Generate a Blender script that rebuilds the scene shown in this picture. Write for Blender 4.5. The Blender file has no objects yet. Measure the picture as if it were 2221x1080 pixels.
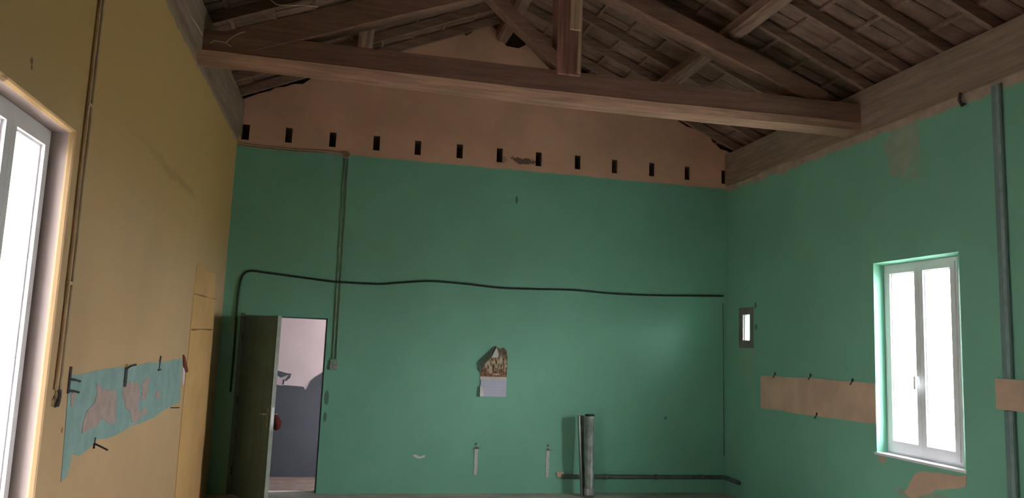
import bpy, bmesh, math, random
from mathutils import Vector, Matrix
random.seed(7)
C = bpy.context.scene.collection
S = bpy.context.scene
def R(d): return math.radians(d)

# ------------------------------------------------------------------ camera, sky, exposure
XL, XR, D, EYE = -1.275, 4.8435, 8.963, 1.72        # left wall, right wall, back wall, eye height
YF, YB = -3.0, 9.163                                 # front wall, rear face of the back wall
cam_d = bpy.data.cameras.new('camera'); cam = bpy.data.objects.new('camera', cam_d); C.objects.link(cam)
yaw, pitch, roll = .2181, .1257, .0399
fw = Vector((math.sin(yaw)*math.cos(pitch), math.cos(yaw)*math.cos(pitch), math.sin(pitch)))
r0 = Vector((math.cos(yaw), -math.sin(yaw), 0)); u0 = r0.cross(fw)
rt = math.cos(roll)*r0 + math.sin(roll)*u0; up = -math.sin(roll)*r0 + math.cos(roll)*u0
M = Matrix.Identity(4)
for i in range(3): M[i][0], M[i][1], M[i][2] = rt[i], up[i], -fw[i]
M[2][3] = EYE
cam.matrix_world = M
cam_d.sensor_width = 36; cam_d.lens = 1650/2221*36; cam_d.clip_start = .05; cam_d.clip_end = 200
S.camera = cam
S.view_settings.view_transform = 'Standard'; S.view_settings.look = 'None'
S.view_settings.gamma = 1; S.view_settings.use_curve_mapping = False
S.view_settings.exposure = 1.55
w = bpy.data.worlds.new('overcast_sky'); S.world = w; w.use_nodes = True
bg = w.node_tree.nodes['Background']; bg.inputs[0].default_value = (1.0, .945, .975, 1); bg.inputs[1].default_value = 6.0
# hazy overcast, brighter towards the sun's side (the side of the two-pane window in view)
_tc = w.node_tree.nodes.new('ShaderNodeTexCoord'); _sx = w.node_tree.nodes.new('ShaderNodeSeparateXYZ'); _mr = w.node_tree.nodes.new('ShaderNodeMapRange')
w.node_tree.links.new(_tc.outputs['Generated'], _sx.inputs[0]); w.node_tree.links.new(_sx.outputs[0], _mr.inputs[0]); w.node_tree.links.new(_mr.outputs[0], bg.inputs[1])
_mr.interpolation_type = 'SMOOTHSTEP'; _mr.inputs[1].default_value = -1; _mr.inputs[2].default_value = 1; _mr.inputs[3].default_value = 6.0; _mr.inputs[4].default_value = 23.0
S.cycles.max_bounces = 10; S.cycles.diffuse_bounces = 6; S.cycles.transparent_max_bounces = 12
S.cycles.use_denoising = True
S.cycles.caustics_reflective = False; S.cycles.caustics_refractive = False
def portal(name, loc, direction, sx, sy):
    """a light portal in a window opening: lets the sky in, gives off nothing itself"""
    l = bpy.data.lights.new(name, 'AREA'); l.shape = 'RECTANGLE'; l.size = sx; l.size_y = sy
    l.cycles.is_portal = True
    o = bpy.data.objects.new(name, l); C.objects.link(o); o.location = loc
    o.rotation_euler = Vector(direction).to_track_quat('-Z', 'Z').to_euler()
portal('sky_portal', (-1.5, 3.425, 1.34), (1, 0, 0), .9, 2.6)
portal('sky_portal', (5.08, 5.70, 1.75), (-1, 0, 0), 1.05, 1.72)
portal('sky_portal', (2.42, 9.58, 1.4), (-1, 0, 0), .5, 1.7)

# ------------------------------------------------------------------ materials
class N:
    def __init__(s, name, rough=.85):
        s.m = bpy.data.materials.new(name); s.m.use_nodes = True
        s.t = s.m.node_tree; s.n = s.t.nodes; s.l = s.t.links
        s.b = s.n['Principled BSDF']; s.b.inputs['Roughness'].default_value = rough
        s.b.inputs['Specular IOR Level'].default_value = .25
        s.geo = s.n.new('ShaderNodeNewGeometry')
        s.pos = s.geo.outputs['Position']
    def put(s, sock, v):
        if isinstance(v, (int, float)): sock.default_value = v
        elif isinstance(v, (tuple, list)):
            sock.default_value = tuple(v) + ((1,) if len(v) == 3 and len(sock.default_value) == 4 else ())
        else: s.l.new(v, sock)
    def math(s, op, a, b=0.0, c=0.0, clamp=False):
        k = s.n.new('ShaderNodeMath'); k.operation = op; k.use_clamp = clamp
        s.put(k.inputs[0], a); s.put(k.inputs[1], b); s.put(k.inputs[2], c); return k.outputs[0]
    def mix(s, f, a, b, mode='MIX'):
        k = s.n.new('ShaderNodeMix'); k.data_type = 'RGBA'; k.blend_type = mode
        s.put(k.inputs[0], f); s.put(k.inputs[6], a); s.put(k.inputs[7], b); return k.outputs[2]
    def noise(s, scale, detail=4, rough=.55, vec=None, stretch=None):
        k = s.n.new('ShaderNodeTexNoise'); k.inputs['Scale'].default_value = scale
        k.inputs['Detail'].default_value = detail; k.inputs['Roughness'].default_value = rough
        v = vec or s.pos
        if stretch:
            mp = s.n.new('ShaderNodeMapping'); mp.inputs['Scale'].default_value = stretch; s.l.new(v, mp.inputs['Vector']); v = mp.outputs[0]
        s.l.new(v, k.inputs['Vector']); return k.outputs['Fac']
    def ss(s, v, lo, hi):
        k = s.n.new('ShaderNodeMapRange'); k.interpolation_type = 'SMOOTHSTEP'
        s.put(k.inputs[0], v); s.put(k.inputs[1], lo); s.put(k.inputs[2], hi); return k.outputs[0]
    def xyz(s):
        k = s.n.new('ShaderNodeSeparateXYZ'); s.l.new(s.pos, k.inputs[0]); return k.outputs
    def blob(s, u, v, cu, cv, ru, rv, wob=.5, scale=6):
        """soft 1..0 mask of an uneven spot on a wall"""
        a = s.math('DIVIDE', s.math('SUBTRACT', u, cu), ru); b = s.math('DIVIDE', s.math('SUBTRACT', v, cv), rv)
        d = s.math('SQRT', s.math('ADD', s.math('MULTIPLY', a, a), s.math('MULTIPLY', b, b)))
        d = s.math('ADD', d, s.math('MULTIPLY', s.math('SUBTRACT', s.noise(scale, 5, .65), .5), wob*2))
        return s.math('SUBTRACT', 1.0, s.ss(d, .75, 1.05))
    def out(s, col, bump=None, bs=.2, bd=.01):
        s.put(s.b.inputs['Base Color'], col)
        if bump is not None:
            k = s.n.new('ShaderNodeBump'); k.inputs['Strength'].default_value = bs; k.inputs['Distance'].default_value = bd
            s.l.new(bump, k.inputs['Height']); s.l.new(k.outputs[0], s.b.inputs['Normal'])
        return s.m
def mul(c, k): return tuple(x*k for x in c)
def plain(name, col, rough=.8, var=.15, scale=8, metal=0.0, bump=.1):
    m = N(name, rough); m.b.inputs['Metallic'].default_value = metal
    f = m.noise(scale)
    return m.out(m.mix(m.ss(f, .3, .7), mul(col, 1-var), mul(col, 1+var)), m.noise(scale*6), bump, .004)
GREEN, OCHRE = (.225, .52, .38), (.67, .46, .255)
PINK, BARE = (.80, .47, .325), (.50, .385, .30)

def m_back():
    m = N('green_paint_below_bare_plaster', .7); x, y, z = m.xyz()
    big = m.ss(m.noise(.9, 4), .3, .7); fine = m.noise(14, 5)
    g = m.mix(big, mul(GREEN, .94), mul(GREEN, 1.06)); g = m.mix(m.math('MULTIPLY', m.ss(fine, .5, .8), .12), g, mul(GREEN, .8))
    p = m.mix(m.ss(m.noise(1.3, 5), .3, .7), mul(PINK, .88), mul(PINK, 1.08))
    p = m.mix(m.math('MULTIPLY', m.ss(m.noise(5, 6, .7), .55, .75), .3), p, (.44, .33, .26))
    soot = m.math('MAXIMUM', m.blob(x, z, 2.10, 3.985, .16, .038, 2.2, 16), m.math('MULTIPLY', m.blob(x, z, 1.83, 3.98, .06, .05, .5, 12), .4))
    p = m.mix(m.math('MULTIPLY', soot, .8), p, (.07, .05, .045))
    p = m.mix(m.math('MULTIPLY', m.blob(x, z, -.33, 3.99, .11, .07, .4, 9), .35), p, (.55, .42, .33))
    edge = m.math('ADD', z, m.math('MULTIPLY', m.math('SUBTRACT', m.noise(5, 5, .6), .5), .035))
    col = m.mix(m.ss(edge, 3.853, 3.872), g, p)
    for cx, cz, rx, rz in ((2.02, 3.49, .018, .05), (4.02, .90, .02, .025), (-.085, 1.05, .03, .09), (-.09, .84, .02, .06)):
        col = m.mix(m.math('MULTIPLY', m.blob(x, z, cx, cz, rx, rz, .4, 20), .65), col, (.06, .09, .07))
    # darker brown inside the joist sockets and behind the gable edge, white paint on the passage side
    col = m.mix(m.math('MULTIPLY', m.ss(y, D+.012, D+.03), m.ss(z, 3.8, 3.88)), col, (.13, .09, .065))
    col = m.mix(m.math('MULTIPLY', m.ss(y, YB-.01, YB-.004), m.math('LESS_THAN', z, 3.3)), col, (.80, .755, .765))
    return m.out(col, m.math('ADD', fine, m.math('MULTIPLY', m.noise(2.5), 2.0)), .12, .01)
def m_right():
    m = N('green_paint_flaking_under_eaves', .7); x, y, z = m.xyz()
    big = m.ss(m.noise(.9, 4), .3, .7); fine = m.noise(14, 5)
    g = m.mix(big, mul(GREEN, .94), mul(GREEN, 1.06))
    p = m.mix(m.ss(m.noise(6, 6), .3, .7), mul(BARE, .8), mul(BARE, 1.1))
    e = m.math('ADD', z, m.math('MULTIPLY', m.math('SUBTRACT', m.noise(4, 6, .65), .5), .16))
    k = m.ss(e, 3.80, 3.84)
    k = m.math('MAXIMUM', k, m.math('MULTIPLY', m.blob(y, z, 5.75, 3.66, .22, .3, 1.2, 4), .5))
    k = m.math('MAXIMUM', k, m.blob(y, z, 6.11, .835, .06, .03, .4, 15))
    k = m.math('MAXIMUM', k, m.math('MULTIPLY', m.blob(y, z, 5.6, .6, .4, .06, .8, 9), .5))
    k = m.math('MAXIMUM', k, m.math('MULTIPLY', m.blob(y, z, 8.45, 1.62, .22, .3, .8, 4), .18))
    col = m.mix(k, g, p)
    for cy, cz in ((8.26, 2.31), (8.25, 2.05)): col = m.mix(m.math('MULTIPLY', m.blob(y, z, cy, cz, .035, .04, .5, 18), .6), col, (.05, .06, .05))
    return m.out(col, m.math('ADD', fine, m.math('MULTIPLY', m.noise(2.5), 2.0)), .12, .01)
def m_left():
    m = N('stained_ochre_paint', .75); x, y, z = m.xyz()
    big = m.ss(m.noise(.8, 5), .3, .7); fine = m.noise(13, 5)
    c = m.mix(big, mul(OCHRE, .93), mul(OCHRE, 1.05))
    c = m.mix(m.math('MULTIPLY', m.ss(m.noise(1.7, 6, .7), .52, .72), .25), c, (.60, .45, .32))
    # upper coat is yellower than the scrubbed lower half
    c = m.mix(m.math('MULTIPLY', m.ss(m.math('ADD', z, m.math('MULTIPLY', m.noise(1.2), .8)), 2.5, 3.5), .75), c, (.68, .44, .15))
    # long faint scratch running down to the corner
    d = m.math('SUBTRACT', z, m.math('MULTIPLY_ADD', y, -.02, 3.005))
    d = m.math('ABSOLUTE', m.math('ADD', d, m.math('MULTIPLY', m.math('SUBTRACT', m.noise(3), .5), .15)))
    s = m.math('MULTIPLY', m.math('SUBTRACT', 1.0, m.ss(d, .01, .05)), m.math('MULTIPLY', m.ss(y, 4.6, 6.0), m.math('SUBTRACT', 1.0, m.ss(y, 6.7, 7.0))))
    c = m.mix(m.math('MULTIPLY', s, .28), c, (.25, .17, .09))
    for cy, cz, r in ((3.304, 2.777, .016), (3.312, 2.753, .012), (4.15, 1.225, .015), (3.1, 2.6, .05)):
        c = m.mix(m.math('MULTIPLY', m.blob(y, z, cy, cz, r, r, .3, 30), .7), c, (.12, .07, .04))
    c = m.mix(m.ss(x, XL-.018, XL-.034), c, (.43, .36, .33))          # grey primer in the window reveal
    c = m.mix(m.ss(m.math('ADD', z, m.math('MULTIPLY', m.noise(6, 5), .1)), 3.93, 3.97), c, (.38, .29, .21))
    return m.out(c, m.math('ADD', fine, m.math('MULTIPLY', m.noise(2.2), 2.0)), .15, .012)
def m_wood(name, col, axis, rough=.8, var=.4):
    m = N(name, rough); st = [14, 14, 14]; st['XYZ'.index(axis)] = .9
    f = m.noise(2.0, 6, .65, stretch=st); k = m.noise(2.2, 4)
    c = m.mix(m.ss(f, .3, .72), mul(col, 1-var), mul(col, 1+var)); c = m.mix(m.math('MULTIPLY', m.ss(k, .5, .75), .35), c, mul(col, .55))
    return m.out(c, f, .35, .008)
M_BACK, M_RIGHT, M_LEFT = m_back(), m_right(), m_left()
WOODX = m_wood('old_timber_across', (.29, .166, .122), 'X', .85, .2); WOODY = m_wood('old_timber_along', (.29, .18, .135), 'Y')
WOODZ = m_wood('old_timber_upright', (.33, .165, .125), 'Z'); PLATE = m_wood('grey_brown_timber', (.34, .25, .185), 'Y', .9, .2)
BOARD = m_wood('pale_board', (.56, .40, .27), 'Z', .8, .25); SOFFIT = m_wood('underlit_board', (.43, .255, .18), 'X', .8, .25); RAFT = m_wood('rafter_timber', (.28, .178, .134), 'X', .85, .25)  # SOFFIT's paler tone paints in the light from below on the tie beam
TILE = plain('terracotta_underside', (.26, .165, .128), .9, .3, 3); DECK = plain('dark_underlay', (.06, .045, .04), .95)
FLOOR = plain('dusty_concrete', (.50, .465, .42), .9, .2, 2.5); WHITE = plain('white_plastic', (.87, .86, .90), .35, .04, 3, 0, .02)
WHITEP = plain('white_plaster', (.80, .745, .76), .9, .05, 2); GREYB = plain('grey_blue_dado', (.115, .135, .16), .7, .1, 1.2)
CREAM = plain('unpainted_cream_plaster', (.66, .47, .345), .85, .1, 4); TURQ = plain('old_turquoise_paint', (.30, .46, .43), .7, .1, 7)
SCRAPE = plain('scraped_plaster', (.50, .39, .345), .9, .1, 12); ORANGE = plain('fresh_ochre_render', (.74, .46, .195), .8, .08, 2)
SEAM = plain('render_seam', (.33, .20, .10), .9); BLACK = plain('black_corrugated_plastic', (.028, .042, .034), .5, .2, 20)
IRON = plain('rusty_iron', (.085, .075, .075), .6, .3, 30, .3); GALV = plain('galvanised_steel', (.30, .345, .325), .5, .22, 14, .55)
DARKM = plain('dull_dark_pipe', (.12, .155, .145), .6, .2, 9); TRUNK = plain('grey_green_trunking', (.19, .28, .27), .6, .12, 5)
PALEW = plain('pale_conduit', (.47, .40, .32), .5, .1, 20); GREENW = plain('green_conduit', (.26, .36, .26), .5, .1, 20)
DARKG = plain('dark_olive_door_paint', (.125, .20, .19), .6, .08, 3); EDGE = plain('pale_door_edge', (.40, .47, .42), .6)
METAL = plain('worn_steel', (.55, .56, .55), .35, .1, 12, .8); RED = plain('red_cloth', (.17, .03, .026), .8, .2, 18)
STRAW = plain('straw', (.62, .55, .42), .8); RUST = plain('rust_red_paint', (.22, .06, .035), .7); CONC = plain('grey_render', (.23, .215, .205), .9, .1, 8)
def m_glass():
    m = bpy.data.materials.new('window_glass'); m.use_nodes = True; t = m.node_tree; t.nodes.remove(t.nodes['Principled BSDF'])
    o = t.nodes['Material Output']; a = t.nodes.new('ShaderNodeBsdfTransparent'); a.inputs[0].default_value = (.93, .95, .95, 1)
    g = t.nodes.new('ShaderNodeBsdfGlossy'); g.inputs['Roughness'].default_value = .02
    lw = t.nodes.new('ShaderNodeLayerWeight'); lw.inputs[0].default_value = .5
    pw = t.nodes.new('ShaderNodeMath'); pw.operation = 'POWER'; pw.inputs[1].default_value = 5; t.links.new(lw.outputs['Facing'], pw.inputs[0])
    f = t.nodes.new('ShaderNodeMath'); f.operation = 'MULTIPLY_ADD'; f.inputs[1].default_value = .9; f.inputs[2].default_value = .03; t.links.new(pw.outputs[0], f.inputs[0])
    x = t.nodes.new('ShaderNodeMixShader'); t.links.new(f.outputs[0], x.inputs[0]); t.links.new(a.outputs[0], x.inputs[1]); t.links.new(g.outputs[0], x.inputs[2])
    t.links.new(x.outputs[0], o.inputs[0]); return m
GLASS = m_glass()
def m_picture():
    m = N('faded_print', .6); x, y, z = m.xyz()
    f = m.noise(26, 3, .5, stretch=(1.6, 1, .7)); r = m.n.new('ShaderNodeValToRGB'); m.l.new(f, r.inputs[0])
    e = r.color_ramp.elements; e[0].position = .36; e[0].color = (.07, .04, .025, 1); e[1].position = .64; e[1].color = (.62, .54, .38, 1)
    k = e.new(.5); k.color = (.30, .19, .11, 1)
    c = m.mix(m.math('MULTIPLY', m.math('SUBTRACT', 1.0, m.ss(z, 1.38, 1.46)), .65), r.outputs[0], (.20, .07, .04))
    c = m.mix(m.math('MULTIPLY', m.ss(z, 1.54, 1.62), .8), c, (.10, .085, .065))
    for cx, cz, rx, rz in ((1.785, 1.42, .022, .055), (1.905, 1.53, .016, .06), (1.74, 1.50, .02, .03), (1.86, 1.37, .05, .012)):
        c = m.mix(m.math('MULTIPLY', m.blob(x, z, cx, cz, rx, rz, .3, 30), .75), c, (.62, .55, .40))
    return m.out(c)
PICT = m_picture()
def m_pad():
    m = N('printed_pad', .6); x, y, z = m.xyz()
    a = m.math('LESS_THAN', m.math('FRACT', m.math('MULTIPLY', m.math('SUBTRACT', z, 1.11), 28)), .18)
    return m.out(m.mix(m.math('MULTIPLY', a, .12), (.58, .61, .74), (.30, .32, .42)))
PAD = m_pad(); PAPER = plain('white_paper', (.66, .64, .60), .7, .06, 10)
PAPERB = plain('shaded_paper_back', (.11, .14, .10), .8, .2, 20)  # dark tone paints the shadow of the curled sheet edge

# ------------------------------------------------------------------ mesh helpers
class MB:
    def __init__(s): s.bm = bmesh.new()
    def v(s, p): return s.bm.verts.new(p)
    def face(s, pts):
        try: return s.bm.faces.new([s.v(p) for p in pts])
        except ValueError: return None
    def box(s, a, b):
        (x0, y0, z0), (x1, y1, z1) = a, b
        return s.hexa([(x0,y0,z0),(x1,y0,z0),(x1,y1,z0),(x0,y1,z0),(x0,y0,z1),(x1,y0,z1),(x1,y1,z1),(x0,y1,z1)])
    def hexa(s, p):
        v = [s.v(q) for q in p]
        for f in ((0,3,2,1),(4,5,6,7),(0,1,5,4),(1,2,6,5),(2,3,7,6),(3,0,4,7)): s.bm.faces.new([v[i] for i in f])
        return s
    def loft(s, rings, cap=True, closed=True):
        vs = [[s.v(p) for p in r] for r in rings]; n = len(vs[0])
        for a, b in zip(vs, vs[1:]):
            for i in range(n if closed else n-1): s.bm.faces.new((a[i], a[(i+1)%n], b[(i+1)%n], b[i]))
        if cap: s.bm.faces.new(vs[0][::-1]); s.bm.faces.new(vs[-1])
        return s
    def tube(s, pts, r, n=8, cap=True, rib=0):
        pts = [Vector(p) for p in pts]; rings = []; ref = None
        for i, p in enumerate(pts):
            t = (pts[min(i+1, len(pts)-1)]-pts[max(i-1, 0)]).normalized()
            if ref is None: ref = t.orthogonal().normalized()
            ref = (ref - t*ref.dot(t)).normalized(); b = t.cross(ref)
            rr = (r[i] if isinstance(r, (list, tuple)) else r)*(1+(rib if i % 2 else 0))
            rings.append([p + rr*(math.cos(2*math.pi*k/n)*ref + math.sin(2*math.pi*k/n)*b) for k in range(n)])
        return s.loft(rings, cap)
    def prism(s, outline, mp, d0, d1):
        """outline of (u, v) pushed from depth d0 to d1 through mp(u, v, d)"""
        return s.loft([[mp(u, v, d0) for u, v in outline], [mp(u, v, d1) for u, v in outline]])
    def obj(s, name, mat, parent=None, origin=None, smooth=False, bevel=0):
        bmesh.ops.recalc_face_normals(s.bm, faces=s.bm.faces)
        if bevel: bmesh.ops.bevel(s.bm, geom=s.bm.edges[:], offset=bevel, segments=1, affect='EDGES', clamp_overlap=True)
        base = Vector((0, 0, 0))
        if parent: base = wloc(parent)
        org = Vector(origin) if origin else base
        me = bpy.data.meshes.new(name); bmesh.ops.translate(s.bm, verts=s.bm.verts, vec=-org); s.bm.to_mesh(me); s.bm.free()
        me.materials.append(mat)
        if smooth:
            for p in me.polygons: p.use_smooth = True
        o = bpy.data.objects.new(name, me); C.objects.link(o); o.parent = parent; o.location = org-base
        return o
def wloc(o):
    v = Vector(o.location)
    while o.parent: o = o.parent; v += o.location
    return v
def tag(o, label, cat, group=None):
    o['label'] = label; o['category'] = cat
    if group: o['group'] = group
    return o
def thing(name, label, cat, loc, group=None):
    o = bpy.data.objects.new(name, None); C.objects.link(o); o.location = loc; o.empty_display_size = .1
    return tag(o, label, cat, group)
def structure(o, label=None):
    o['kind'] = 'structure'
    if label: o['label'] = label
    return o
def smooth_path(pts, n=6):
    """Catmull-Rom through the points"""
    P = [Vector(p) for p in pts]; P = [2*P[0]-P[1]] + P + [2*P[-1]-P[-2]]; out = []
    for i in range(1, len(P)-2):
        a, b, c, d = P[i-1:i+3]
        for k in range(n):
            t = k/n; out.append(.5*((2*b)+(c-a)*t+(2*a-5*b+4*c-d)*t*t+(3*b-a-3*c+d)*t**3))
    return out+[P[-2]]
LW = lambda y, z, d: (XL+d, y, z)          # on the left wall, d out into the room
RW = lambda y, z, d: (XR-d, y, z)          # on the right wall
BW = lambda x, z, d: (x, D-d, z)           # on the back wall
def wall(mb, mp, u0, u1, v0, v1, holes, T):
    """a wall slab with rectangular openings; hole = (loops, through), loops = [(depth, ua, ub, va, vb), ...]"""
    us = sorted({u0, u1} | {l[0][k] for l, t in holes for k in (1, 2)}); vs = sorted({v0, v1} | {l[0][k] for l, t in holes for k in (3, 4)})
    ub = sorted({u0, u1} | {l[-1][k] for l, t in holes if t for k in (1, 2)}); vb = sorted({v0, v1} | {l[-1][k] for l, t in holes if t for k in (3, 4)})
    def grid(us, vs, d, rects):
        for a, b in zip(us, us[1:]):
            for c, e in zip(vs, vs[1:]):
                cu, cv = (a+b)/2, (c+e)/2
                if any(r[1] < cu < r[2] and r[3] < cv < r[4] for r in rects): continue
                mb.face([mp(a, c, d), mp(b, c, d), mp(b, e, d), mp(a, e, d)])
    grid(us, vs, 0, [l[0] for l, t in holes]); grid(ub, vb, -T, [l[-1] for l, t in holes if t])
    q = lambda l: [mp(l[1], l[3], -l[0]), mp(l[2], l[3], -l[0]), mp(l[2], l[4], -l[0]), mp(l[1], l[4], -l[0])]
    for l, t in holes:
        L = list(l) + ([(T,)+tuple(l[-1][1:])] if t and l[-1][0] < T else [])
        for a, b in zip(L, L[1:]):
            A, B = q(a), q(b)
            for i in range(4): mb.face([A[i], A[(i+1)%4], B[(i+1)%4], B[i]])
        if not t: mb.face(q(L[-1]))
    o0, o1 = q((0, u0, u1, v0, v1)), q((T, u0, u1, v0, v1))
    for i in range(4): mb.face([o0[i], o0[(i+1)%4], o1[(i+1)%4], o1[i]])

# ------------------------------------------------------------------ room shell
mb = MB(); mb.box((XL-.4, YF-.4, -.2), (XR+.4, 10.3, 0)); structure(mb.obj('floor', FLOOR))
mb = MB()
wall(mb, LW, YF-.3, YB, 0, 4.25, [([(0, 2.95, 3.89, .05, 2.645), (.006, 2.958, 3.882, .05, 2.637), (.02, 2.965, 3.872, .05, 2.63), (.3, 2.965, 3.872, .05, 2.63)], True)], .3)
wall_left = structure(mb.obj('wall_left', M_LEFT), 'ochre yellow side wall with the tall window')
mb = MB()
wall(mb, RW, YF-.3, YB, 0, 4.25, [([(0, 5.165, 6.18, .887, 2.615), (.10, 5.29, 6.18, .887, 2.60), (.3, 5.29, 6.18, .887, 2.60)], True),
                                  ([(0, 8.30, 8.652, 1.80, 2.292), (.3, 8.30, 8.652, 1.80, 2.292)], True)], .3)
wall_right = structure(mb.obj('wall_right', M_RIGHT), 'green side wall with two windows')
mb = MB()
FW = lambda x, z, d: (x, YF+d, z)
wall(mb, FW, XL-.3, XR+.3, 0, 4.25, [], .3)
mb.prism([(XL-.3, 4.25), (XR+.3, 4.25), (XR+.3, 4.46), (1.74, 5.94), (XL-.3, 4.49)], FW, 0, -.3)
structure(mb.obj('wall_front', M_LEFT))
# back wall: joist pockets, doorway, ragged gable
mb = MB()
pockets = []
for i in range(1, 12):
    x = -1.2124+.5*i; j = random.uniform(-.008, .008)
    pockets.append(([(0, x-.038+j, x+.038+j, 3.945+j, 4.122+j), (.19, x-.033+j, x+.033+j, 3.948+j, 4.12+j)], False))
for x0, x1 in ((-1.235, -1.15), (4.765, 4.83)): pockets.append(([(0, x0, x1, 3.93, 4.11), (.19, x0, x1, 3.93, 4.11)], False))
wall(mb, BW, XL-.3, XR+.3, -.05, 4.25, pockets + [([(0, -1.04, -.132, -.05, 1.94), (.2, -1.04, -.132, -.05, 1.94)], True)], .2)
GP = [(-1.575,4.25),(-1.29,4.385),(-1.085,4.488),(-.962,4.535),(-.9,4.588),(-.806,4.60),(-.711,4.647),(-.6,4.66),(-.513,4.738),(-.3,4.80),(-.1,4.93),(.1,5.0),(.25,5.12),(.382,5.151),(.45,5.225),
      (.51,5.215),(.6,5.235),(.725,5.294),(.78,5.36),(.856,5.376),(.95,5.385),(1.045,5.46),(1.237,5.533),(1.30,5.50),(1.369,5.556),(1.458,5.646),(1.574,5.686),(1.652,5.654),(1.728,5.519),
      (1.814,5.434),(1.969,5.425),(2.074,5.492),(2.16,5.50),(2.28,5.40),(2.4,5.39),(2.6,5.25),(2.796,5.192),(3.044,5.165),(3.3,5.03),(3.5,4.97),(3.75,4.85),(3.95,4.80),(4.155,4.703),(4.26,4.65),(4.385,4.627),
      (4.5,4.58),(4.596,4.55),(4.63,4.48),(4.67,4.457),(4.75,4.39),(4.829,4.38),(5.14,4.25)]
for (a, za), (b, zb) in zip(GP, GP[1:]):
    mb.face([(a, D, 4.25), (b, D, 4.25), (b, D, zb), (a, D, za)]); mb.face([(a, D, za), (b, D, zb), (b, YB, zb), (a, YB, za)])
mb.prism([(XL-.3, 4.2), (XR+.3, 4.2), (XR+.3, 4.45), (1.74, 5.93), (XL-.3, 4.48)], BW, -.2, -.28)
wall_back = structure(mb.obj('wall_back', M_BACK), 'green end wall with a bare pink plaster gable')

# ground outside
mb = MB(); mb.box((-60, -60, -.5), (60, 60, -.2)); structure(mb.obj('ground', plain('outside_ground', (.50, .48, .44), .95)), 'open ground outside the windows')
# the passage behind the doorway
mb = MB(); mb.box((-2.7, YB, 0), (2.2, 10.0, .004)); structure(mb.obj('floor', plain('brown_dusty_floor', (.17, .135, .115), .9)), 'brown floor of the passage behind the doorway')
mb = MB()
mb.box((-2.9, 10.0, 0), (2.4, 10.2, 3.0)); wp = structure(mb.obj('wall_passage', WHITEP), 'white passage wall with a grey dado seen through the doorway')
mb = MB(); mb.box((-2.9, YB, 2.9), (2.4, 10.2, 3.1)); structure(mb.obj('ceiling', WHITEP), 'white ceiling of the passage')
mb = MB()
mb.box((-2.9, YB, 0), (-2.7, 10.0, 2.95)); mb.box((-2.9, YB-.1, 0), (XL-.29, YB+.002, 2.95))
mb.box((2.2, YB, 0), (2.4, 10.0, .55)); mb.box((2.2, YB, 2.25), (2.4, 10.0, 2.95)); mb.box((2.2, YB, .55), (2.4, 9.33, 2.25)); mb.box((2.2, 9.83, .55), (2.4, 10.0, 2.25))
structure(mb.obj('wall_passage', WHITEP), 'white end walls of the passage')
PW = lambda x, z, d: (x, 10.0-d, z)
mb = MB()
mb.prism([(-2.7, .0), (2.2, 0), (2.2, 1.30), (.4, 1.31), (-.05, 1.29), (-.16, 1.295), (-.21, 1.255), (-.26, 1.22), (-.31, 1.17), (-.335, 1.10), (-.36, 1.06), (-.385, 1.10), (-.47, 1.108), (-.54, 1.11), (-.60, 1.115),
          (-.66, 1.11), (-.70, 1.115), (-.78, 1.145), (-.80, 1.23), (-.72, 1.235), (-.665, 1.205), (-.60, 1.235), (-.535, 1.255), (-.61, 1.265), (-.70, 1.29), (-.76, 1.315), (-.9, 1.31), (-2.7, 1.31)], PW, 0, .004)
o = mb.obj('dado_paint', GREYB, wp); o['label'] = 'grey blue painted dado with a flaked upper edge'
for poly in ([(-.60, 1.20), (-.575, 1.24), (-.545, 1.255), (-.555, 1.205), (-.60, 1.165), (-.617, 1.17)], [(-.64, 1.18), (-.62, 1.19), (-.625, 1.125), (-.645, 1.12)]):
    mb = MB(); mb.prism(poly, PW, 0, .006); mb.obj('dado_flake', GREYB, wp)

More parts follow.
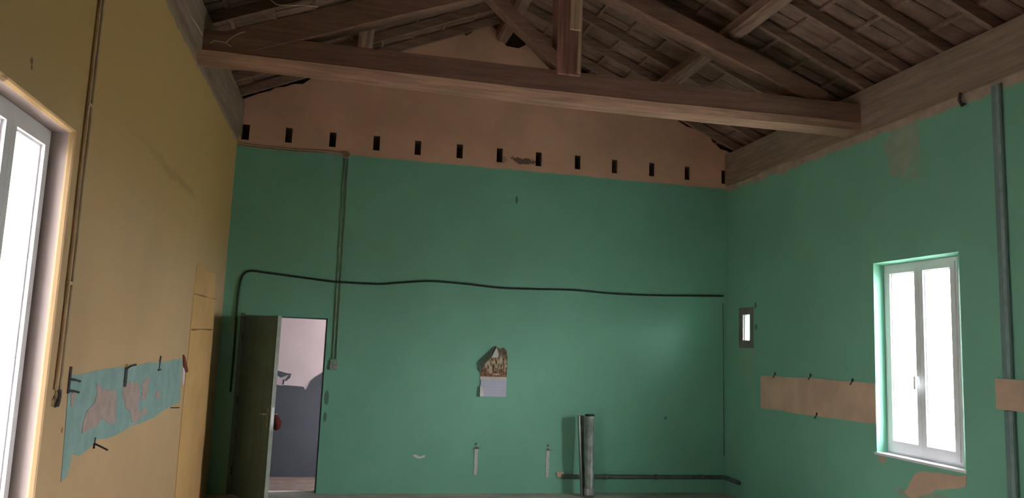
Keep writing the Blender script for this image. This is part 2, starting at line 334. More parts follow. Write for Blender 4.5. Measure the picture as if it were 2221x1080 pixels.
# ------------------------------------------------------------------ roof: rafters, battens, tiles
SL = .43; ang = math.atan(SL)
tile_me = None
def tile_mesh():
    b = MB(); L, Wd = .405, .252
    sec = [(0, 0), (.012, -.012), (.035, -.012), (.05, 0), (.11, .004), (.126, -.004), (.142, .004), (.21, 0), (.222, .006), (Wd, .006), (Wd, .022), (0, .022)]
    b.loft([[(x, y, z + t) for y, z in sec] for x, t in ((0, 0), (.012, -.014), (.03, -.014), (.04, 0), (L, -.018))])
    bmesh.ops.recalc_face_normals(b.bm, faces=b.bm.faces)
    me = bpy.data.meshes.new('tile'); b.bm.to_mesh(me); b.bm.free(); me.materials.append(TILE); return me
tile_me = tile_mesh()
def slope(side, ze, y0, label):
    """side +1: falls to the right wall, -1: to the left wall; ze = underside of the rafters at the wall"""
    xw = XR if side > 0 else XL; rx = 1.74
    zr = lambda x: ze + SL*abs(xw-x)
    mb = MB()
    ov = xw+side*.45
    zo = lambda x: ze + SL*(xw-x)*side
    mb.hexa([(ov, YF-.5, zo(ov)+.22), (rx, YF-.5, zo(rx)+.22), (rx, 9.6, zo(rx)+.22), (ov, 9.6, zo(ov)+.22),
             (ov, YF-.5, zo(ov)+.3), (rx, YF-.5, zo(rx)+.3), (rx, 9.6, zo(rx)+.3), (ov, 9.6, zo(ov)+.3)])
    root = structure(mb.obj('ceiling', DECK), label)
    ys = [2.25+.5*i for i in range(14)]
    for y in ys:
        if abs(y-6.25) < .1 and False: continue
        y += random.uniform(-.012, .012) - .005
        mb = MB(); a, b = xw+side*.15, rx
        mb.hexa([(a, y-.022, zo(a)), (b, y-.022, zo(b)), (b, y+.022, zo(b)), (a, y+.022, zo(a)), (a, y-.022, zo(a)+.1), (b, y-.022, zo(b)+.1), (b, y+.022, zo(b)+.1), (a, y+.022, zo(a)+.1)])
        mb.obj('rafter', RAFT, root)
    nrow = 0
    for k in range(9):
        x = xw - side*(.143 + .352*k)
        if side*(x-rx) < .03: break
        mb = MB(); h = .022; z = zo(x)+.1
        mb.hexa([(x-.014, y0, z+side*.014*SL), (x+.014, y0, z-side*.014*SL), (x+.014, 9.16, z-side*.014*SL), (x-.014, 9.16, z+side*.014*SL),
                 (x-.014, y0, z+h+side*.014*SL), (x+.014, y0, z+h-side*.014*SL), (x+.014, 9.16, z+h-side*.014*SL), (x-.014, 9.16, z+h+side*.014*SL)])
        mb.obj('batten', RAFT, root)
    base = Matrix(((-side*math.cos(ang), 0, side*math.sin(ang)), (0, 1, 0), (math.sin(ang), 0, math.cos(ang))))
    if side > 0: base = Matrix(((-math.cos(ang), 0, math.sin(ang)), (0, 1, 0), (math.sin(ang), 0, math.cos(ang))))
    n = 0
    for k in range(-1, 9):
        x = xw - side*(.143 + .352*k) + side*.03
        if side*(x-rx) < .08: break
        y = y0
        while y < 8.95:
            o = bpy.data.objects.new('tile', tile_me); C.objects.link(o); o.parent = root
            q = base.copy()
            if side < 0: q = Matrix(((math.cos(ang), 0, -math.sin(ang)), (0, 1, 0), (math.sin(ang), 0, math.cos(ang))))
            e = Matrix.Rotation(random.uniform(-.012, .012), 3, 'Z') @ Matrix.Rotation(random.uniform(-.008, .008), 3, 'Y')
            mm = (q @ e).to_4x4(); mm.translation = Vector((x, y+random.uniform(-.004, .004), zo(x)+.135+random.uniform(0, .006)))
            o.matrix_local = mm; y += .255; n += 1
    return root
slope(1, 4.32, 2.0, 'underside of the tiled roof slope above the green side wall')
slope(-1, 4.36, 2.0, 'underside of the tiled roof slope above the ochre side wall')
# unseen boarding added to keep sky light from leaking in at the eaves
for k, x in ((2, XL-.29), (3, XR+.25)):
    mb = MB(); mb.box((x, YF-.3, 4.2), (x+.04, YB+.08, 4.5)); structure(mb.obj('trim_%d' % k, DECK), 'added boarding that blocks the sky at the eaves')
# wall plates along both side walls
def plate(y0, y1, x0, x1, z0, z1, label):
    mb = MB(); n = 26; rings = []
    for i in range(n+1):
        y = y0+(y1-y0)*i/n; j = random.uniform(-.012, .012); k = random.uniform(-.006, .006)
        rings.append([(x0+k*.5, y, z0+j), (x1, y, z0+j), (x1, y, z1), (x0+k, y, z1+k)])
    mb.loft(rings); return tag(mb.obj('wall_plate', PLATE, origin=(x0, (y0+y1)/2, z0)), label, 'beam')
plate(YF+.02, D-.01, XR-.035, XR+.28, 3.90, 4.315, 'deep grey brown wall plate timber on top of the green side wall')
plate(YF+.02, D-.01, XL+.045, XL-.28, 3.955, 4.35, 'deep grey brown wall plate timber on top of the ochre side wall')

# ------------------------------------------------------------------ the roof truss
tr = thing('roof_truss', 'timber king post roof truss spanning from wall to wall', 'truss', (1.78, 6.4, 3.93))
mb = MB(); rings = []
for i in range(15):
    x = XL-.1 + (XR-XL+.2)*i/14; t = (x-XL)/(XR-XL)
    sag = .02*math.sin(3.1*t); w_ = random.uniform(-.006, .006)
    ya = 6.50 - .145*min(1, max(0, (x+.4)/4.8))*1.0 - .03 + w_           # the worn lower arris
    yf = 6.34 - .075*t + w_
    zb = 3.925 + .01*math.cos(6*t)
    rings.append([(x, yf, 4.15+.03*t-sag*.3+.02*(1-t)), (x, yf-.006, zb+.06), (x, yf+.03+(.12*(1-t)), zb+.012), (x, ya-.06, zb), (x, 6.52, zb), (x, 6.53, 4.16)])
mb.loft(rings); mb.obj('tie_beam', WOODX, tr)
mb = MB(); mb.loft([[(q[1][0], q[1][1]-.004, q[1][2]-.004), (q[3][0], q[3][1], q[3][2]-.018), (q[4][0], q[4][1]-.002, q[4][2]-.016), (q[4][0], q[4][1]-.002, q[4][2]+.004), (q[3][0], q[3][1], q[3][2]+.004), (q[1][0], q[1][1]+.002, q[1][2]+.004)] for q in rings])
o = mb.obj('soffit_board', SOFFIT, tr); o['label'] = 'board along the underside of the tie beam, toned paler as lit from below'
mb = MB(); mb.loft([[(1.742, 6.285, 4.13), (1.957, 6.285, 4.13), (1.957, 6.49, 4.14), (1.742, 6.49, 4.14)], [(1.725, 6.285, 5.5), (1.945, 6.285, 5.5), (1.945, 6.49, 5.5), (1.725, 6.49, 5.5)]])
mb.obj('king_post', WOODZ, tr, bevel=.008)
mb = MB(); mb.box((1.845, 6.26, 4.55), (1.952, 6.288, 5.45)); o = mb.obj('cleat', BOARD, tr, bevel=.004); o['label'] = 'pale board nailed to the king post'
mb = MB(); mb.box((1.925, 6.272, 4.15), (1.955, 6.288, 4.545)); o = mb.obj('batten', BOARD, tr)
def member(name, x0, z0, x1, z1, dep, ya, yb, mat):
    """slanting timber: (x, z) line is the lower edge, dep = depth measured square to it"""
    d = Vector((x1-x0, z1-z0)).normalized(); nx, nz = (-d.y, d.x) if d.x > 0 else (d.y, -d.x)
    mb = MB(); rings = []
    for i in range(9):
        t = i/8; x, z = x0+(x1-x0)*t, z0+(z1-z0)*t; j = random.uniform(-.006, .006)
        rings.append([(x, ya, z+.012+j), (x, ya+.012, z+j), (x, yb, z+j), (x+nx*dep, yb, z+nz*dep), (x+nx*dep, ya, z+nz*dep+j)])
    mb.loft(rings); return mb.obj(name, mat, tr)
member('principal_rafter', 4.42, 4.12, 1.95, 5.045, .175, 6.31, 6.48, WOODX)
member('principal_rafter', -.95, 3.98, 1.73, 5.04, .22, 6.33, 6.48, WOODX)
member('strut', 1.74, 4.20, 1.02, 4.83, .115, 6.32, 6.44, WOODX)
def purlin(x0, x1, z0, z1, label, r=None):
    mb = MB(); rings = []
    for i in range(13):
        y = 2.2 + (D+.1-2.2)*i/12; j = random.uniform(-.008, .008); k = random.uniform(-.008, .008)
        c = .03
        rings.append([(x0+j+c, y, z0+k), (x1+j-c, y, z0+k), (x1+j, y, z0+k+c), (x1+j, y, z1), (x0+j, y, z1), (x0+j, y, z0+k+c)])
    mb.loft(rings); return tag(mb.obj('purlin', WOODY, origin=((x0+x1)/2, 5.6, z0)), label, 'beam')
purlin(3.45, 3.62, 4.735, 4.855, 'long squared purlin under the roof slope beside the green wall')
purlin(.0, .15, 4.755, 4.91, 'long squared purlin under the roof slope beside the ochre wall')
purlin(1.68, 1.84, 5.48, 5.66, 'ridge beam along the peak of the roof behind the king post')

# ------------------------------------------------------------------ windows
def casement(name, side, xo, y0, y1, z0, z1, fr, label, mid=True, handle=True):
    """white twin casement; xo = room side face of the frame, side +1 right wall, -1 left wall"""
    root = bpy.data.objects.new(name, None); C.objects.link(root); root.location = (xo, (y0+y1)/2, z0); structure(root, label)
    X = lambda d: xo + side*d
    def bar(mb, ya, yb, za, zb, d0, d1):
        mb.box((min(X(d0), X(d1)), ya, za), (max(X(d0), X(d1)), yb, zb))
    def ring(mb, ya, yb, za, zb, t, d0, d1, tb=None):
        tb = tb or t
        bar(mb, ya, ya+t, za, zb, d0, d1); bar(mb, yb-t, yb, za, zb, d0, d1); bar(mb, ya+t, yb-t, za, za+tb, d0, d1); bar(mb, ya+t, yb-t, zb-t, zb, d0, d1)
    mb = MB(); ring(mb, y0, y1, z0, z1, .045, 0, .07); mb.obj('window_frame', WHITE, root)
    ym = (y0+y1)/2
    for a, b in (((y0+.035, ym-.001), (ym+.001, y1-.035)) if mid else ((y0+.03, y1-.03),)):
        mb = MB(); ring(mb, a, b, z0+.035, z1-.035, fr, -.012, .055, fr+.03); ring(mb, a+fr-.001, b-fr+.001, z0+.035+fr+.029, z1-.035-fr+.001, .012, .006, .04)
        sa = mb.obj('sash', WHITE, root)
        mb = MB(); bar(mb, a+fr, b-fr, z0+.06+fr, z1-.03-fr, .024, .03); mb.obj('pane', GLASS, sa)
    if handle:
        mb = MB(); zc = z0+.69; bar(mb, ym+.0, ym+.03, zc-.05, zc+.05, -.022, -.012); bar(mb, ym+.006, ym+.024, zc-.012, zc+.012, -.05, -.022); bar(mb, ym+.004, ym+.026, zc-.10, zc+.012, -.066, -.05)
        mb.obj('handle', WHITE, root)
    return root
w1 = casement('window_1', -1, XL-.10, 2.967, 3.87, .055, 2.628, .05, 'tall white twin casement in the ochre wall', handle=False)
w2 = casement('window_2', 1, XR+.115, 5.292, 6.178, .889, 2.598, .05, 'white twin casement in the green wall')
mb = MB(); mb.box((XR-.012, 5.15, .868), (XR+.115, 6.2, .888)); mb.obj('window_sill', WHITE, w2)
# small slit window set in grey render
root = bpy.data.objects.new('window_3', None); C.objects.link(root); root.location = (XR+.1, 8.5, 1.83); structure(root, 'small slit window near the corner of the green wall')
mb = MB()
for ya, yb, za, zb in ((8.299, 8.40, 1.798, 2.294), (8.592, 8.654, 1.798, 2.294), (8.40, 8.592, 1.798, 1.892), (8.40, 8.592, 2.205, 2.294)): mb.box((XR+.004, ya, za), (XR+.07, yb, zb))
mb.obj('window_frame', CONC, root)
mb = MB(); mb.box((XR+.012, 8.532, 1.893), (XR+.04, 8.548, 2.204)); mb.box((XR+.012, 8.574, 1.893), (XR+.03, 8.591, 2.204)); mb.obj('glazing_bar', CONC, root)
mb = MB(); mb.box((XR+.044, 8.40, 1.892), (XR+.049, 8.592, 2.205)); mb.obj('pane', GLASS, root)
# cord loop hanging at the tall window
mb = MB(); pts = [(XL-.04, 3.36+.10*math.cos(t), 1.50+.085*math.sin(t)) for t in [R(-100+20*i) for i in range(15)]]
mb.tube(pts, .0035, 6); tag(mb.obj('pull_ring', IRON, origin=(XL-.04, 3.36, 1.5), smooth=True), 'thin dark ring hanging before the glass of the tall window', 'ring')

# ------------------------------------------------------------------ door to the passage
door = bpy.data.objects.new('door_1', None); C.objects.link(door); door.location = (-1.04, D-.005, 0); structure(door, 'dark green door leaf standing ajar into the room')
ph = R(62); ax = Vector((math.cos(ph), -math.sin(ph), 0)); nr = Vector((math.sin(ph), math.cos(ph), 0))   # nr points to the passage side
H0 = Vector((-1.035, D-.012, 0)) - nr*.0
def dl(u, n, z): v = H0 + ax*u + nr*n; return (v.x, v.y, z)
def dbox(mb, u0, u1, n0, n1, z0, z1):
    return mb.hexa([dl(u0,n0,z0), dl(u1,n0,z0), dl(u1,n1,z0), dl(u0,n1,z0), dl(u0,n0,z1), dl(u1,n0,z1), dl(u1,n1,z1), dl(u0,n1,z1)])
mb = MB(); dbox(mb, .01, .888, .0, .04, .012, 1.925); leaf = mb.obj('door_leaf', DARKG, door)
mb = MB(); dbox(mb, .888, .893, .0, .04, .012, 1.925); o = mb.obj('leaf_edge', EDGE, leaf); o['label'] = 'pale unpainted closing edge'
for k in range(5):
    mb = MB(); dbox(mb, .02+.172*k, .188+.172*k, -.004, .0, .02, 1.915); mb.obj('board', DARKG, leaf)
for z in (.25, 1.0, 1.7):
    mb = MB(); mb.tube([dl(0, -.004, z-.04), dl(0, -.004, z+.04)], .008, 8); mb.obj('hinge', IRON, door)
mb = MB(); dbox(mb, .893, .896, .006, .034, .82, 1.0)
for s in (-1, 1):
    n0 = -.006 if s < 0 else .04
    dbox(mb, .825, .86, min(n0, n0+s*.006), max(n0, n0+s*.006), .80, .99)
    mb.tube([dl(.842, n0, .93), dl(.842, n0+s*.045, .93), dl(.835, n0+s*.05, .93), dl(.76, n0+s*.05, .925)], .009, 8)
mb.obj('handle', METAL, door)
mb = MB(); mb.tube([dl(.83, .055, .915), dl(.835, .085, .88), dl(.84, .105, .84), dl(.84, .10, .80), dl(.83, .085, .77)], [.012, .035, .045, .04, .02], 9)
mb.tube([dl(.84, .07, .94), dl(.835, .085, .90)], .012, 6)
tag(mb.obj('cloth', RED, origin=dl(.84, .09, .76), smooth=True), 'red cloth bundled on the handle of the dark green door', 'cloth')
# door stop strips around the opening
mb = MB(); mb.box((-.15, D+.05, 0), (-.132, D+.075, 1.94)); mb.box((-1.04, D+.05, 1.925), (-.132, D+.075, 1.94)); mb.box((-1.04, D+.05, 0), (-1.022, D+.075, 1.94))
mb.box((-1.075, D-.012, 0), (-1.03, D+.001, 1.96)); mb.box((-1.045, D-.002, 0), (-1.0, D+.03, 1.94))
structure(mb.obj('trim_1', DARKG), 'dark green door lining')

# ------------------------------------------------------------------ pieces of the walls: patches
def patch(parent, mp, pts, mat, label=None, name='paint_patch', d=.003):
    mb = MB(); mb.prism(pts, mp, -.002, d); o = mb.obj(name, mat, parent)
    if label: o['label'] = label
    return o
def rough(pts, step=.12, amp=.008):
    out = []
    for (a, b), (c, d) in zip(pts, pts[1:]+pts[:1]):
        n = max(1, int(math.hypot(c-a, d-b)/step))
        for i in range(n):
            t = i/n; k = 0 if i == 0 else 1; out.append((a+(c-a)*t+k*random.uniform(-amp, amp), b+(d-b)*t+k*random.uniform(-amp, amp)))
    return out
patch(wall_left, LW, rough([(4.165,1.492),(5.2,1.49),(6.1,1.497),(6.951,1.489),(6.985,1.14),(6.6,1.125),(5.9,1.095),(5.5,1.105),(5.1,1.085),(4.75,1.11),(4.45,1.06),(4.34,1.09),(4.29,.985),(4.21,.97)], .15, .01), TURQ, 'turquoise strip of old paint left on the ochre wall')
for k, pts in enumerate(([(4.604,1.424),(4.668,1.411),(4.717,1.387),(4.807,1.372),(5.011,1.361),(5.061,1.227),(5.059,1.168),(4.968,1.168),(4.870,1.194),(4.776,1.222),(4.707,1.187),(4.650,1.181),(4.553,1.186),(4.502,1.175),(4.448,1.175),(4.448,1.227),(4.499,1.290),(4.605,1.310),(4.644,1.367)],
        [(5.143,1.393),(5.349,1.395),(5.551,1.377),(5.590,1.280),(5.575,1.208),(5.632,1.174),(5.805,1.196),(5.854,1.153),(5.650,1.128),(5.569,1.115),(5.453,1.127),(5.413,1.194),(5.279,1.234),(5.167,1.331)],
        [(5.723,1.398),(5.833,1.400),(5.816,1.324),(5.783,1.251),(5.722,1.248),(5.626,1.262),(5.663,1.319),(5.625,1.353)],
        [(6.066,1.285),(6.212,1.275),(6.238,1.216),(6.051,1.238)], [(4.207,1.392),(4.286,1.403),(4.278,1.376),(4.259,1.334),(4.227,1.331)])):
    patch(wall_left, LW, rough(pts, .05, .007), SCRAPE, 'scraped bare plaster in the turquoise strip' if k < 3 else None, 'scraped_patch', .005)
# filled-in doorway beside the corner
patch(wall_left, LW, rough([(7.20,2.30),(7.30,2.35),(7.65,2.31),(8.25,2.33),(8.35,2.06),(8.40,1.8),(8.46,1.0),(8.52,0.01),(7.17,.01),(7.15,1.0)], .25, .012), ORANGE, 'orange filled doorway beside the corner', 'rendered_infill', .006)
for z in (2.06, 1.745):
    patch(wall_left, LW, rough([(7.2,z+.006),(8.36,z+.016),(8.36,z+.006),(7.2,z-.006)], .15, .005), SEAM, None, 'render_seam', .008)
patch(wall_left, LW, rough([(7.0,1.42),(7.11,1.40),(7.12,1.30),(7.08,1.26),(7.02,1.33)], .05, .008), WHITEP, 'small white plaster spot', 'plaster_spot', .005)
patch(wall_right, RW, rough([(8.146,1.481),(7.2,1.505),(6.23,1.505),(6.185,1.50),(6.185,1.14),(6.7,1.13),(7.2,1.12),(8.146,1.109)], .2, .007), CREAM, 'cream unpainted strip beside the window')
patch(wall_right, RW, rough([(4.846,1.616),(3.6,1.63),(3.6,1.40),(4.846,1.391)], .2, .006), CREAM, 'cream unpainted strip across the grey trunking', 'paint_patch', .014)
patch(wall_right, RW, rough([(5.711,.772),(5.578,.817),(5.331,.836),(5.160,.858),(5.172,.769),(5.336,.721),(5.483,.686),(5.638,.609),(5.772,.567),(5.842,.596),(5.767,.698)], .06, .012), CREAM, 'bare cream plaster below the window sill', 'bare_plaster', .004)
patch(wall_back, BW, rough([(.918,.425),(.95,.435),(1.0,.41),(1.06,.43),(1.055,.405),(1.0,.388),(.95,.40)], .05, .005), WHITEP, 'pale plaster smear', 'plaster_smear', .005)
patch(wall_back, BW, rough([(2.63,.245),(2.72,.25),(2.75,.20),(2.72,.175),(2.65,.185)], .05, .006), CREAM, 'pale plaster dab at the end of the low pipe', 'plaster_dab', .02)

# ------------------------------------------------------------------ pipes, cables, conduits
def cable(name, pts, r, mat, label, cat='cable', n=6, seg=6, smooth=True, rib=0):
    mb = MB(); p = smooth_path(pts, seg) if seg else pts
    mb.tube(p, r, n, rib=rib); return tag(mb.obj(name, mat, origin=Vector(pts[0]), smooth=smooth), label, cat)
cp = [(-1.116,1.088),(-1.114,1.541),(-1.122,2.051),(-1.108,2.309),(-1.066,2.405),(-.989,2.431),(-.829,2.419),(-.526,2.395),(-.218,2.371),(-.037,2.36),(.408,2.364),(.673,2.395),(1.023,2.431),(1.438,2.422),(1.832,2.399),(2.233,2.405),(2.759,2.422),(3.299,2.406),(3.977,2.419),(4.793,2.456)]
cable('corrugated_conduit', [(x, D-.0145-(.02 if 8 < i < 10 else 0), z) for i, (x, z) in enumerate(cp)], .0115, BLACK, 'long black corrugated conduit drooping across the green end wall', seg=14, rib=.12)
def twin(name, a, b, off, r, mat, label, extra=None):
    t = thing(name, label, 'conduit', a)
    for s in (-1, 1):
        mb = MB(); o = Vector(off)*s; n = 10
        mb.tube([Vector(a).lerp(Vector(b), i/n)+o+Vector((0, random.uniform(-.004, .004) if off[1] else 0, 0)) for i in range(n+1)], r, 7); mb.obj('pipe', mat, t, smooth=True)
    for k in (.12, .45, .8):
        p = Vector(a).lerp(Vector(b), k); q = Vector(off)*1.6; e = Vector((.004 if off[1] else abs(off[0])*0+.0, 0, 0))
        mb = MB()
        if off[1]: mb.box((p.x-.004, p.y-abs(q.y), p.z-.008), (p.x+.009, p.y+abs(q.y), p.z+.008))
        else: mb.box((p.x-abs(q.x), p.y-.009, p.z-.008), (p.x+abs(q.x), p.y+.004, p.z+.008))
        mb.obj('clip', mat, t)
    return t
t = twin('twin_conduit', (XL+.01, 4.0, 3.93), (XL+.01, 4.0, 1.43), (0, .022, 0), .0085, plain('ochre_painted_conduit', (.58, .43, .26), .6, .12, 12), 'pair of thin conduits running down the ochre wall beside the window')
mb = MB()
for k in range(5):
    y = 3.985+.012*k; mb.tube(smooth_path([(XL+.01, y, 1.44), (XL+.014, y+random.uniform(-.02, .02), 1.41), (XL+.02, y+random.uniform(-.03, .02), 1.38), (XL+.012, y+random.uniform(-.035, .01), 1.35)], 4), .0035, 5)
o = mb.obj('wire_ends', IRON, t); o['label'] = 'frayed dark wire ends'
t = twin('twin_conduit', (-.047, D-.010, 3.83), (-.028, D-.010, 1.485), (.019, 0, 0), .007, GREENW, 'pair of thin painted conduits dropping down the green end wall to a switch')
t = thing('twin_conduit', 'pair of thin conduits along the top edge of the green paint', 'conduit', (-1.24, D-.01, 3.86))
for s in (0, 1):
    mb = MB(); mb.tube(smooth_path([(-1.26, D-.01, 3.885-.03*s), (-.95, D-.012, 3.872-.028*s), (-.6, D-.012, 3.87-.028*s), (-.3, D-.01, 3.885-.03*s), (-.06, D-.01, 3.868-.024*s)], 5), .0075, 7); mb.obj('pipe', PALEW, t, smooth=True)
mb = MB(); mb.tube([(-.05, D-.001, 3.855), (-.05, D-.032, 3.855)], .042, 14); jb = mb.obj('junction_box', PALEW, origin=(-.05, D, 3.855)); tag(jb, 'small round junction box where the end wall conduits meet', 'box')
mb = MB(); mb.tube([(-.05, D-.032, 3.855), (-.05, D-.036, 3.855)], .035, 14); mb.obj('lid', SEAM, jb)
sw = thing('light_switch', 'small switch on the green wall beside the doorway', 'switch', (-.03, D, 1.41))
mb = MB(); mb.box((-.075, D-.022, 1.365), (.012, D-.001, 1.475)); mb.obj('box', GREENW, sw, bevel=.004)
for z in (1.44, 1.40):
    mb = MB(); mb.box((-.035, D-.03, z-.012), (-.003, D-.022, z+.012)); mb.obj('rocker', PALEW, sw)
cable('wire', [(4.79, D-.006, 2.36), (4.80, D-.006, 1.8), (4.806, D-.006, 1.2), (4.815, D-.006, .45)], .005, DARKM, 'thin dark wire hanging down beside the corner of the end wall')
# low pipe
t = thing('low_pipe', 'dark pipe running low along the end wall into the corner', 'pipe', (2.72, D-.03, .19))
mb = MB(); mb.tube(smooth_path([(2.70, D-.03, .195), (3.3, D-.03, .195), (4.2, D-.03, .193), (4.74, D-.03, .19), (4.80, D-.05, .188), (XR-.03, D-.12, .186), (XR-.03, D-.38, .183)], 5), .025, 10); mb.obj('pipe', DARKM, t, smooth=True)
for x in (3.25, 3.9, 4.5):
    mb = MB(); mb.box((x-.012, D-.058, .165), (x+.012, D-.0, .222)); mb.obj('clip', DARKM, t)
# trunking in two lengths
for z0, z1, lb in ((1.62, 3.865, 'upper length of grey green trunking rising to the wall plate'), (.0, 1.388, 'lower length of grey green trunking below the cream strip')):
    t = thing('cable_trunking', lb, 'trunking', (XR, 4.725, z0), 'trunking on the green wall')
    mb = MB(); mb.box((XR-.026, 4.683, z0), (XR, 4.77, z1)); mb.obj('channel', TRUNK, t, bevel=.003)
    mb = MB(); mb.box((XR-.031, 4.69, z0+.002), (XR-.026, 4.722, z1-.002)); mb.obj('cover', plain('trunking_cover', (.26, .36, .36), .55), t)
# galvanised duct and angle strip
gd = thing('galvanised_pipe', 'galvanised round pipe standing upright before the end wall', 'pipe', (2.975, 8.72, 0))
n = 16; mb = MB(); rings = []
a, b = Vector((2.964, 8.70, .004)), Vector((2.953, 8.722, .94)); dz = (b-a).normalized(); e1 = Vector((1, 0, 0)); e1 = (e1-dz*e1.dot(dz)).normalized(); e2 = dz.cross(e1)
circ = lambda c, r: [c+r*(math.cos(2*math.pi*k/n)*e1+math.sin(2*math.pi*k/n)*e2) for k in range(n)]
rr = .056
mb.loft([circ(b-dz*.02, rr-.004), circ(b, rr-.003), circ(b, rr), circ(b-dz*.025, rr), circ(b-dz*.03, rr+.003), circ(b-dz*.04, rr+.003), circ(b-dz*.045, rr), circ(a+dz*.1, rr), circ(a+dz*.095, rr+.004), circ(a, rr+.004)])
mb.obj('tube', GALV, gd, smooth=True)
mb = MB(); mb.loft([circ(b-dz*.02, rr-.002), circ(b+dz*.004, rr+.004), circ(b+dz*.008, rr-.004)]); o = mb.obj('end_cap', BLACK, gd); o['label'] = 'black end cap'
mb = MB(); mb.loft([circ(a+dz*.03, rr+.005), circ(a+dz*.10, rr+.006)], cap=False); o = mb.obj('collar', METAL, gd)
ch = thing('open_channel', 'open sheet metal channel standing beside the round pipe, pale lip to the left', 'channel', (2.90, 8.78, 0))
zt, zb = .925, .004
mb = MB(); mb.hexa([(2.890, 8.752, zb), (2.905, 8.752, zb), (2.905, 8.756, zb), (2.890, 8.756, zb), (2.826, 8.752, zt), (2.845, 8.752, zt), (2.845, 8.756, zt), (2.826, 8.756, zt)])
o = mb.obj('lip', plain('zinc_lit', (.50, .56, .51), .5, .08, 12), ch); o['label'] = 'folded lip in a tone painted as lit'  # lighter tone paints the lit edge of the sheet
mb = MB(); mb.loft([[(xa, 8.756, z), (xa, 8.80, z), (xa+.012, 8.812, z), (xb, 8.812, z), (xb, 8.808, z), (xa+.014, 8.808, z), (xa+.004, 8.798, z), (xa+.004, 8.756, z)] for z, xa, xb in ((zb, 2.890, 2.945), (zt, 2.826, 2.915))])
mb.obj('web', plain('zinc_shaded', (.17, .20, .18), .6, .25, 9), ch)  # same sheet, darker tone painting the shade inside the channel

# ------------------------------------------------------------------ calendar
cal = thing('wall_calendar', 'torn wall calendar with a curled picture above a white pad', 'calendar', (1.825, D, 1.1))
mb = MB(); mb.prism([(1.664,1.33),(1.659,1.40),(1.69,1.48),(1.757,1.555),(1.828,1.705),(1.88,1.675),(1.93,1.688),(1.962,1.665),(1.983,1.60),(1.985,1.33)], BW, .001, .004); mb.obj('picture_sheet', PICT, cal)
mb = MB(); pts = [(1.826,1.708),(1.78,1.57),(1.70,1.48),(1.672,1.395),(1.648,1.41),(1.643,1.51)]
mb.loft([[BW(x, z, .006+.03*k) for k, (x, z) in zip((.2,1,1,.2,.6,.8), pts)], [BW(x, z, .008+.03*k) for k, (x, z) in zip((.2,1,1,.2,.6,.8), pts)]]); mb.obj('curled_edge', PAPERB, cal)
mb = MB(); pts = [(1.842,1.69),(1.872,1.61),(1.862,1.57),(1.78,1.562)]
mb.loft([[BW(x, z, k) for k, (x, z) in zip((.01, .02, .03, .045), pts)], [BW(x, z, k+.002) for k, (x, z) in zip((.01, .02, .03, .045), pts)]]); mb.obj('folded_corner', PAPER, cal)
mb = MB(); mb.box((1.662, D-.008, 1.305), (1.982, D-.002, 1.34)); mb.obj('header_strip', PAPER, cal)
mb = MB(); mb.box((1.672, D-.014, 1.108), (1.98, D-.002, 1.305)); mb.obj('pad', PAD, cal)
mb = MB(); mb.loft([[(1.672, D-.016, 1.112), (1.715, D-.016, 1.112), (1.70, D-.016, 1.2), (1.672, D-.016, 1.23)], [(1.664, D-.035, 1.108), (1.71, D-.018, 1.112), (1.698, D-.018, 1.2), (1.662, D-.03, 1.235)]]); mb.obj('lifted_corner', PAPER, cal)

# ------------------------------------------------------------------ stubs, hooks and pins
def stub(x, z, h, lb):
    t = thing('pipe_stub', lb, 'pipe', (x, D, z-h), 'pipe stubs low on the end wall')
    mb = MB(); mb.prism(rough([(x-.018, z+.01), (x+.018, z+.01), (x+.02, z-h*.5), (x+.016, z-h), (x-.022, z-h), (x-.02, z-h*.5)], .05, .004), BW, -.001, .006); o = mb.obj('plaster_strip', plain('pale_filler', (.60, .62, .55), .9, .15, 25), t)
    mb = MB(); mb.tube([(x, D-.001, z-.005), (x, D-.03, z-.005)], .017, 10); mb.tube([(x, D-.028, z-.005), (x+.05, D-.034, z-.004)], .006, 6); mb.obj('tap_stub', METAL, t)
    mb = MB(); mb.tube([(x, D-.03, z-.005), (x, D-.033, z-.005)], .011, 10); mb.obj('bore', BLACK, t)
    mb = MB(); mb.tube([(x, D-.006, z+.03), (x, D-.02, z+.055)], .006, 6); mb.obj('screw', METAL, t)
stub(1.655, .52, .31, 'pipe stub with plaster strip low on the end wall below the calendar')
stub(2.522, .51, .33, 'pipe stub with plaster strip low on the end wall near the round pipe')
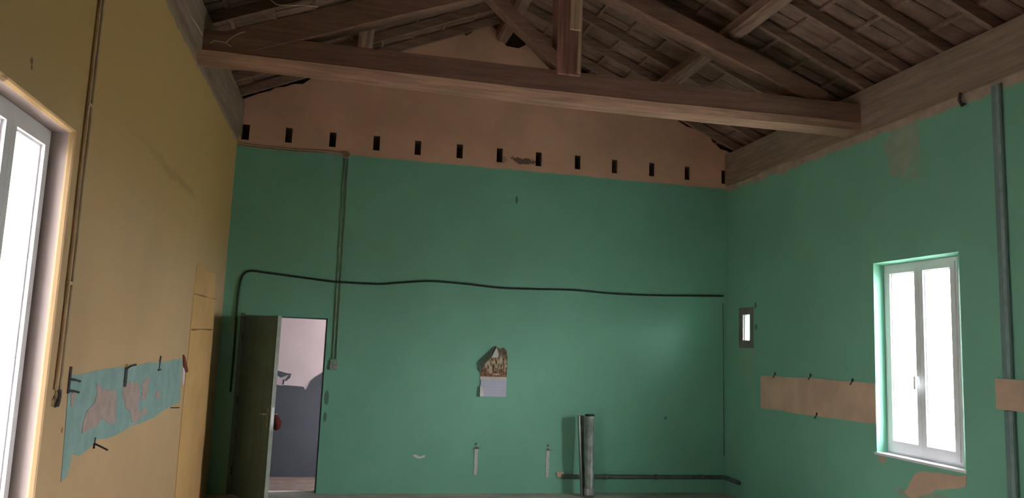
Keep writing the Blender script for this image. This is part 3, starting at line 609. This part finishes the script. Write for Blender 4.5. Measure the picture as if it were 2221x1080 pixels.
def hook(mp, y, z, kind, lb, grp):
    t = thing('hook', lb, 'hook', mp(y, z, 0), grp)
    mb = MB()
    if kind == 'fork':
        mb.prism([(y-.012, z+.06), (y+.012, z+.06), (y+.012, z-.07), (y-.012, z-.07)], mp, 0, .006)
        mb.obj('back_plate', IRON, t)
        for dz in (0, -.055):
            mb = MB(); mb.tube([mp(y, z+dz, .004), mp(y+.03, z+dz-.005, .02), mp(y+.07, z+dz-.014, .03)], .006, 6); mb.obj('prong', IRON, t)
    elif kind == 'bracket':
        mb.prism([(y-.03, z+.02), (y+.03, z+.02), (y+.03, z-.10), (y-.03, z-.10)], mp, 0, .008); mb.obj('back_plate', IRON, t)
        mb = MB(); mb.tube([mp(y, z+.01, .006), mp(y, z+.03, .03), mp(y+.05, z+.035, .045)], .007, 6); mb.obj('prong', IRON, t)
    elif kind == 'pin':
        mb.tube([mp(y, z-.05, .002), mp(y, z+.05, .008)], .006, 6); mb.obj('shank', IRON, t)
        mb = MB(); mb.prism([(y-.04, z-.045), (y+.04, z-.045), (y+.04, z-.058), (y-.04, z-.058)], mp, 0, .012); mb.obj('foot', IRON, t)
    elif kind == 'nail':
        mb.tube([mp(y, z, -.002), mp(y+.01, z+.001, .065)], .0045, 6); mb.obj('shank', IRON, t)
    elif kind == 'rod':
        mb.tube([mp(y, z, -.002), mp(y, z-.038, .075)], .0055, 6); mb.obj('shank', IRON, t)
        mb = MB(); mb.tube([mp(y, z+.03, .003), mp(y, z-.03, .003)], .006, 6); mb.obj('foot', IRON, t)
    elif kind == 'small':
        mb.tube([mp(y, z+.035, .002), mp(y, z, .012), mp(y+.012, z-.03, .024)], .006, 6); mb.obj('shank', IRON, t)
        mb = MB(); mb.prism([(y-.014, z+.03), (y+.014, z+.03), (y+.014, z+.005), (y-.014, z+.005)], mp, 0, .005); mb.obj('back_plate', IRON, t)
GL, GR = 'old hooks around the turquoise strip', 'old hooks around the cream strip'
hook(LW, 4.17, 1.47, 'fork', 'dark two pronged hook at the near end of the turquoise strip', GL)
hook(LW, 5.19, 1.47, 'bracket', 'dark bracket over the scraped middle of the turquoise strip', GL)
hook(LW, 6.10, 1.49, 'pin', 'upright dark pin on the top edge of the turquoise strip', GL)
hook(LW, 4.69, 1.095, 'rod', 'long dark rod sticking out under the turquoise strip', GL)
hook(LW, 6.66, 1.115, 'nail', 'short dark nail sticking out under the far end of the turquoise strip', GL)
mb = MB(); mb.prism([(6.95,1.53),(7.02,1.51),(7.16,1.42),(7.22,1.375),(7.12,1.375),(7.0,1.44)], LW, -.001, .012); tag(mb.obj('torn_tape', RUST, origin=LW(7.05, 1.38, 0)), 'rust red torn scrap at the far top corner of the turquoise strip', 'scrap')
hook(RW, 7.84, 1.50, 'small', 'small hook at the top of the cream strip, nearest the corner', GR)
hook(RW, 7.17, 1.515, 'small', 'small hook at the top middle of the cream strip', GR)
hook(RW, 6.50, 1.50, 'small', 'small hook at the top of the cream strip, nearest the window', GR)
hook(RW, 7.07, 1.125, 'small', 'small hook on the bottom edge of the cream strip', GR)
mb = MB(); mb.tube([(XR-.04, 5.05, 3.90), (XR-.05, 5.05, 3.84), (XR-.035, 5.04, 3.79), (XR-.02, 5.03, 3.81)], .014, 7); tag(mb.obj('hook', IRON, origin=(XR-.03, 5.05, 3.79)), 'dark hook under the wall plate beside the trunking', 'hook')
# loose straw and wires in the roof
for pts, lb in (([(XL+.06, 5.75, 4.02), (XL+.09, 5.85, 4.0), (XL+.1, 6.0, 3.99)], 'pale straw caught at the edge of the wall plate'),
                ([(-1.16, 6.27, 4.03), (-1.13, 6.25, 4.045), (-1.11, 6.25, 4.047), (-1.04, 6.25, 4.04), (-1.0, 6.27, 4.02)], 'pale straw caught on the left face of the tie beam'),
                ([(-1.04, 6.25, 4.04), (-1.0, 6.25, 4.09), (-.94, 6.25, 4.135), (-.9, 6.25, 4.152)], 'bent straw rising along the face of the tie beam'),
                ([(-.85, 6.22, 4.60), (-.774, 6.25, 4.5), (-.716, 6.27, 4.451), (-.667, 6.28, 4.43), (-.569, 6.28, 4.436), (-.459, 6.28, 4.452), (-.348, 6.30, 4.464)], 'pale wire looping down beside the sloping timber of the truss')):
    cable('straw' if 'wire' not in lb else 'wire', pts, .0035 if 'wire' not in lb else .004, STRAW, lb, 'straw' if 'wire' not in lb else 'wire', n=5)
